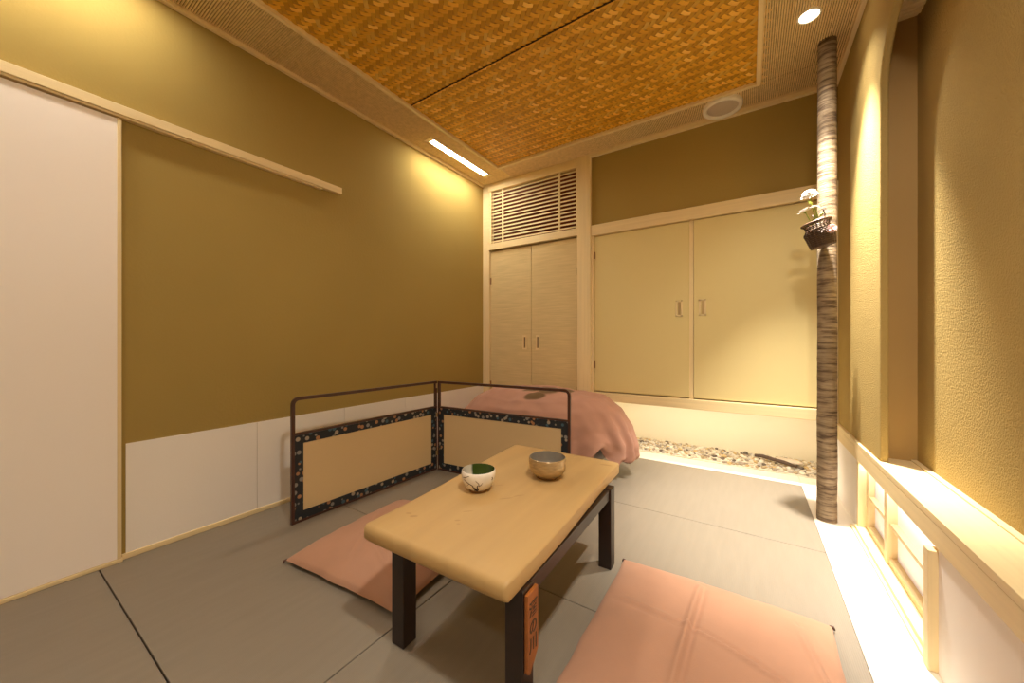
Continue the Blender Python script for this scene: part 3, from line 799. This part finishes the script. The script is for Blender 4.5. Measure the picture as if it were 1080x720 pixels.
# ================================================================== BOWLS
def bowl(name, label, loc, outer, inner, mo, mi, mf, foot):
    t = thing(name, label, 'bowl', loc)
    part('body', MB().lathe(outer, 48, capb=False), mo, t, smooth=True)
    part('inner_glaze', MB().lathe(inner, 48, capb=False), mi, t, smooth=True)
    part('foot_ring', MB().lathe(foot, 40, capb=False), mf, t, smooth=True)
    return t
def mk_green():
    m, nt, b = new_mat('green_glaze'); L = nt.links
    b.inputs['Roughness'].default_value = .25
    tc = nt.nodes.new('ShaderNodeTexCoord')
    b1 = ellipse_mask(nt, tc.outputs['Object'], -.054, -.006, .026, .034)
    b2 = ellipse_mask(nt, tc.outputs['Object'], .030, -.022, .018, .022)
    b3 = ellipse_mask(nt, tc.outputs['Object'], -.004, -.044, .040, .016)
    a1 = nt.nodes.new('ShaderNodeMath'); a1.operation = 'MAXIMUM'; L.new(b1, a1.inputs[0]); L.new(b2, a1.inputs[1])
    a2 = nt.nodes.new('ShaderNodeMath'); a2.operation = 'MAXIMUM'; L.new(a1.outputs[0], a2.inputs[0]); L.new(b3, a2.inputs[1])
    mx = nt.nodes.new('ShaderNodeMixRGB'); L.new(a2.outputs[0], mx.inputs[0]); mx.inputs[1].default_value = (.045,.075,.012,1); mx.inputs[2].default_value = (.66,.60,.50,1)
    L.new(mx.outputs['Color'], b.inputs['Base Color']); return m
mt['green'] = mk_green()
wbw = bowl('tea_bowl', 'white tea bowl with dark painted branches and green inside', (-.797, 1.003, HT-.001),
     [(.022, .008), (.034, .010), (.048, .022), (.057, .042), (.060, .062), (.059, .074), (.0565, .076)],
     [(.0565, .076), (.0555, .072), (.056, .06), (.052, .04), (.042, .022), (.02, .014), (.0005, .013)],
     mt['glaze_white'], mt['green'], mt['brown_clay'], [(.024, .0), (.030, .0), (.034, .011), (.022, .011), (.022, .0)])
wo = [(.022, .008), (.034, .010), (.048, .022), (.057, .042), (.060, .062), (.059, .074)]
def wrad(z):
    for (r0, z0), (r1, z1) in zip(wo, wo[1:]):
        if z0 <= z <= z1: return r0+(r1-r0)*(z-z0)/(z1-z0)
    return wo[-1][0]
br = MB(); rb2 = random.Random(4)
a0 = -.85 - PI/2 + .95
def brush(p, q, r0, r1):
    pts_ = []
    for k in range(7):
        t = k/6; a = p[0]+(q[0]-p[0])*t + .05*math.sin(t*5); z = p[1]+(q[1]-p[1])*t
        rr_ = wrad(z)+.0002; pts_.append((rr_*math.cos(a), rr_*math.sin(a), z))
    br.tube(pts_, [r0+(r1-r0)*k/6 for k in range(7)], 5)
A = -PI/2 + .45
for p, q, r0, r1 in (((A, .016), (A-.12, .034), .0030, .0016), ((A-.12, .034), (A-.75, .052), .0016, .0008), ((A-.4, .044), (A-.6, .030), .0010, .0006),
                     ((A, .020), (A+.22, .038), .0026, .0014), ((A+.22, .038), (A+.10, .056), .0012, .0007), ((A+.22, .036), (A+.5, .046), .0011, .0006),
                     ((A+.05, .016), (A+.26, .026), .0034, .0024), ((A-.1, .018), (A+.05, .028), .0034, .002), ((A-.85, .058), (A-.3, .068), .0012, .0010), ((A+1.1, .05), (A+1.15, .06), .0016, .001)):
    brush(p, q, r0, r1)
part('painted_branch', br, mt['ink'], wbw, smooth=True)
mt['gold'] = M('gold_brown_glaze', (.46,.33,.17), .28, .25, (30,30,130), .15, (60,60,200), metal=.55, spec=.5)
mt['greyglaze'] = M('grey_glaze', (.22,.19,.155), .35, .1, (30,30,30), spec=.4)
bowl('tea_bowl', 'larger gold brown tea bowl with grey inside', (-.650, 1.243, HT-.001),
     [(.030, .006), (.044, .010), (.060, .021), (.0690, .033), (.0705, .042), (.0715, .078), (.0705, .081), (.068, .081)],
     [(.068, .081), (.0665, .076), (.064, .05), (.060, .036), (.045, .022), (.0005, .017)],
     mt['gold'], mt['greyglaze'], mt['brown_clay'], [(.030, .0), (.036, .0), (.042, .010), (.028, .010), (.028, 0)])

# ================================================================== LIGHT
def area(name, loc, rot, sx, sy, e, col):
    l = bpy.data.lights.new(name, 'AREA'); l.shape = 'RECTANGLE'; l.size = sx; l.size_y = sy; l.energy = e; l.color = col
    o = bpy.data.objects.new(name, l); COL.objects.link(o); o.location = loc; o.rotation_euler = rot; return o
area('under_cabinet_strip', (-.30, 2.86, .405), (math.radians(25), 0, 0), 1.30, .02, 4.2, (1,.90,.74))
area('under_sill_strip', (XR+.018, 1.87, .318), (0, 0, 0), .012, .82, 1.1, (1,.93,.84))
W = bpy.data.worlds.new('world'); scene.world = W; W.use_nodes = True
W.node_tree.nodes['Background'].inputs[0].default_value = (1,.85,.7,1); W.node_tree.nodes['Background'].inputs[1].default_value = .0

# ================================================================== CAMERA
cam = bpy.data.cameras.new('camera'); cam.sensor_width = 36; cam.lens = 382/1080*36; cam.clip_start = .01
co = bpy.data.objects.new('camera', cam); COL.objects.link(co)
co.location = (0, 0, CAMH); co.rotation_euler = (PI/2, 0, math.radians(33.2))
scene.camera = co
scene.view_settings.view_transform = 'Standard'; scene.view_settings.look = 'None'
scene.view_settings.gamma = 1; scene.view_settings.exposure = .12; scene.view_settings.use_curve_mapping = False
scene.cycles.use_denoising = True; scene.cycles.max_bounces = 10; scene.cycles.diffuse_bounces = 8
scene.cycles.sample_clamp_indirect = 6
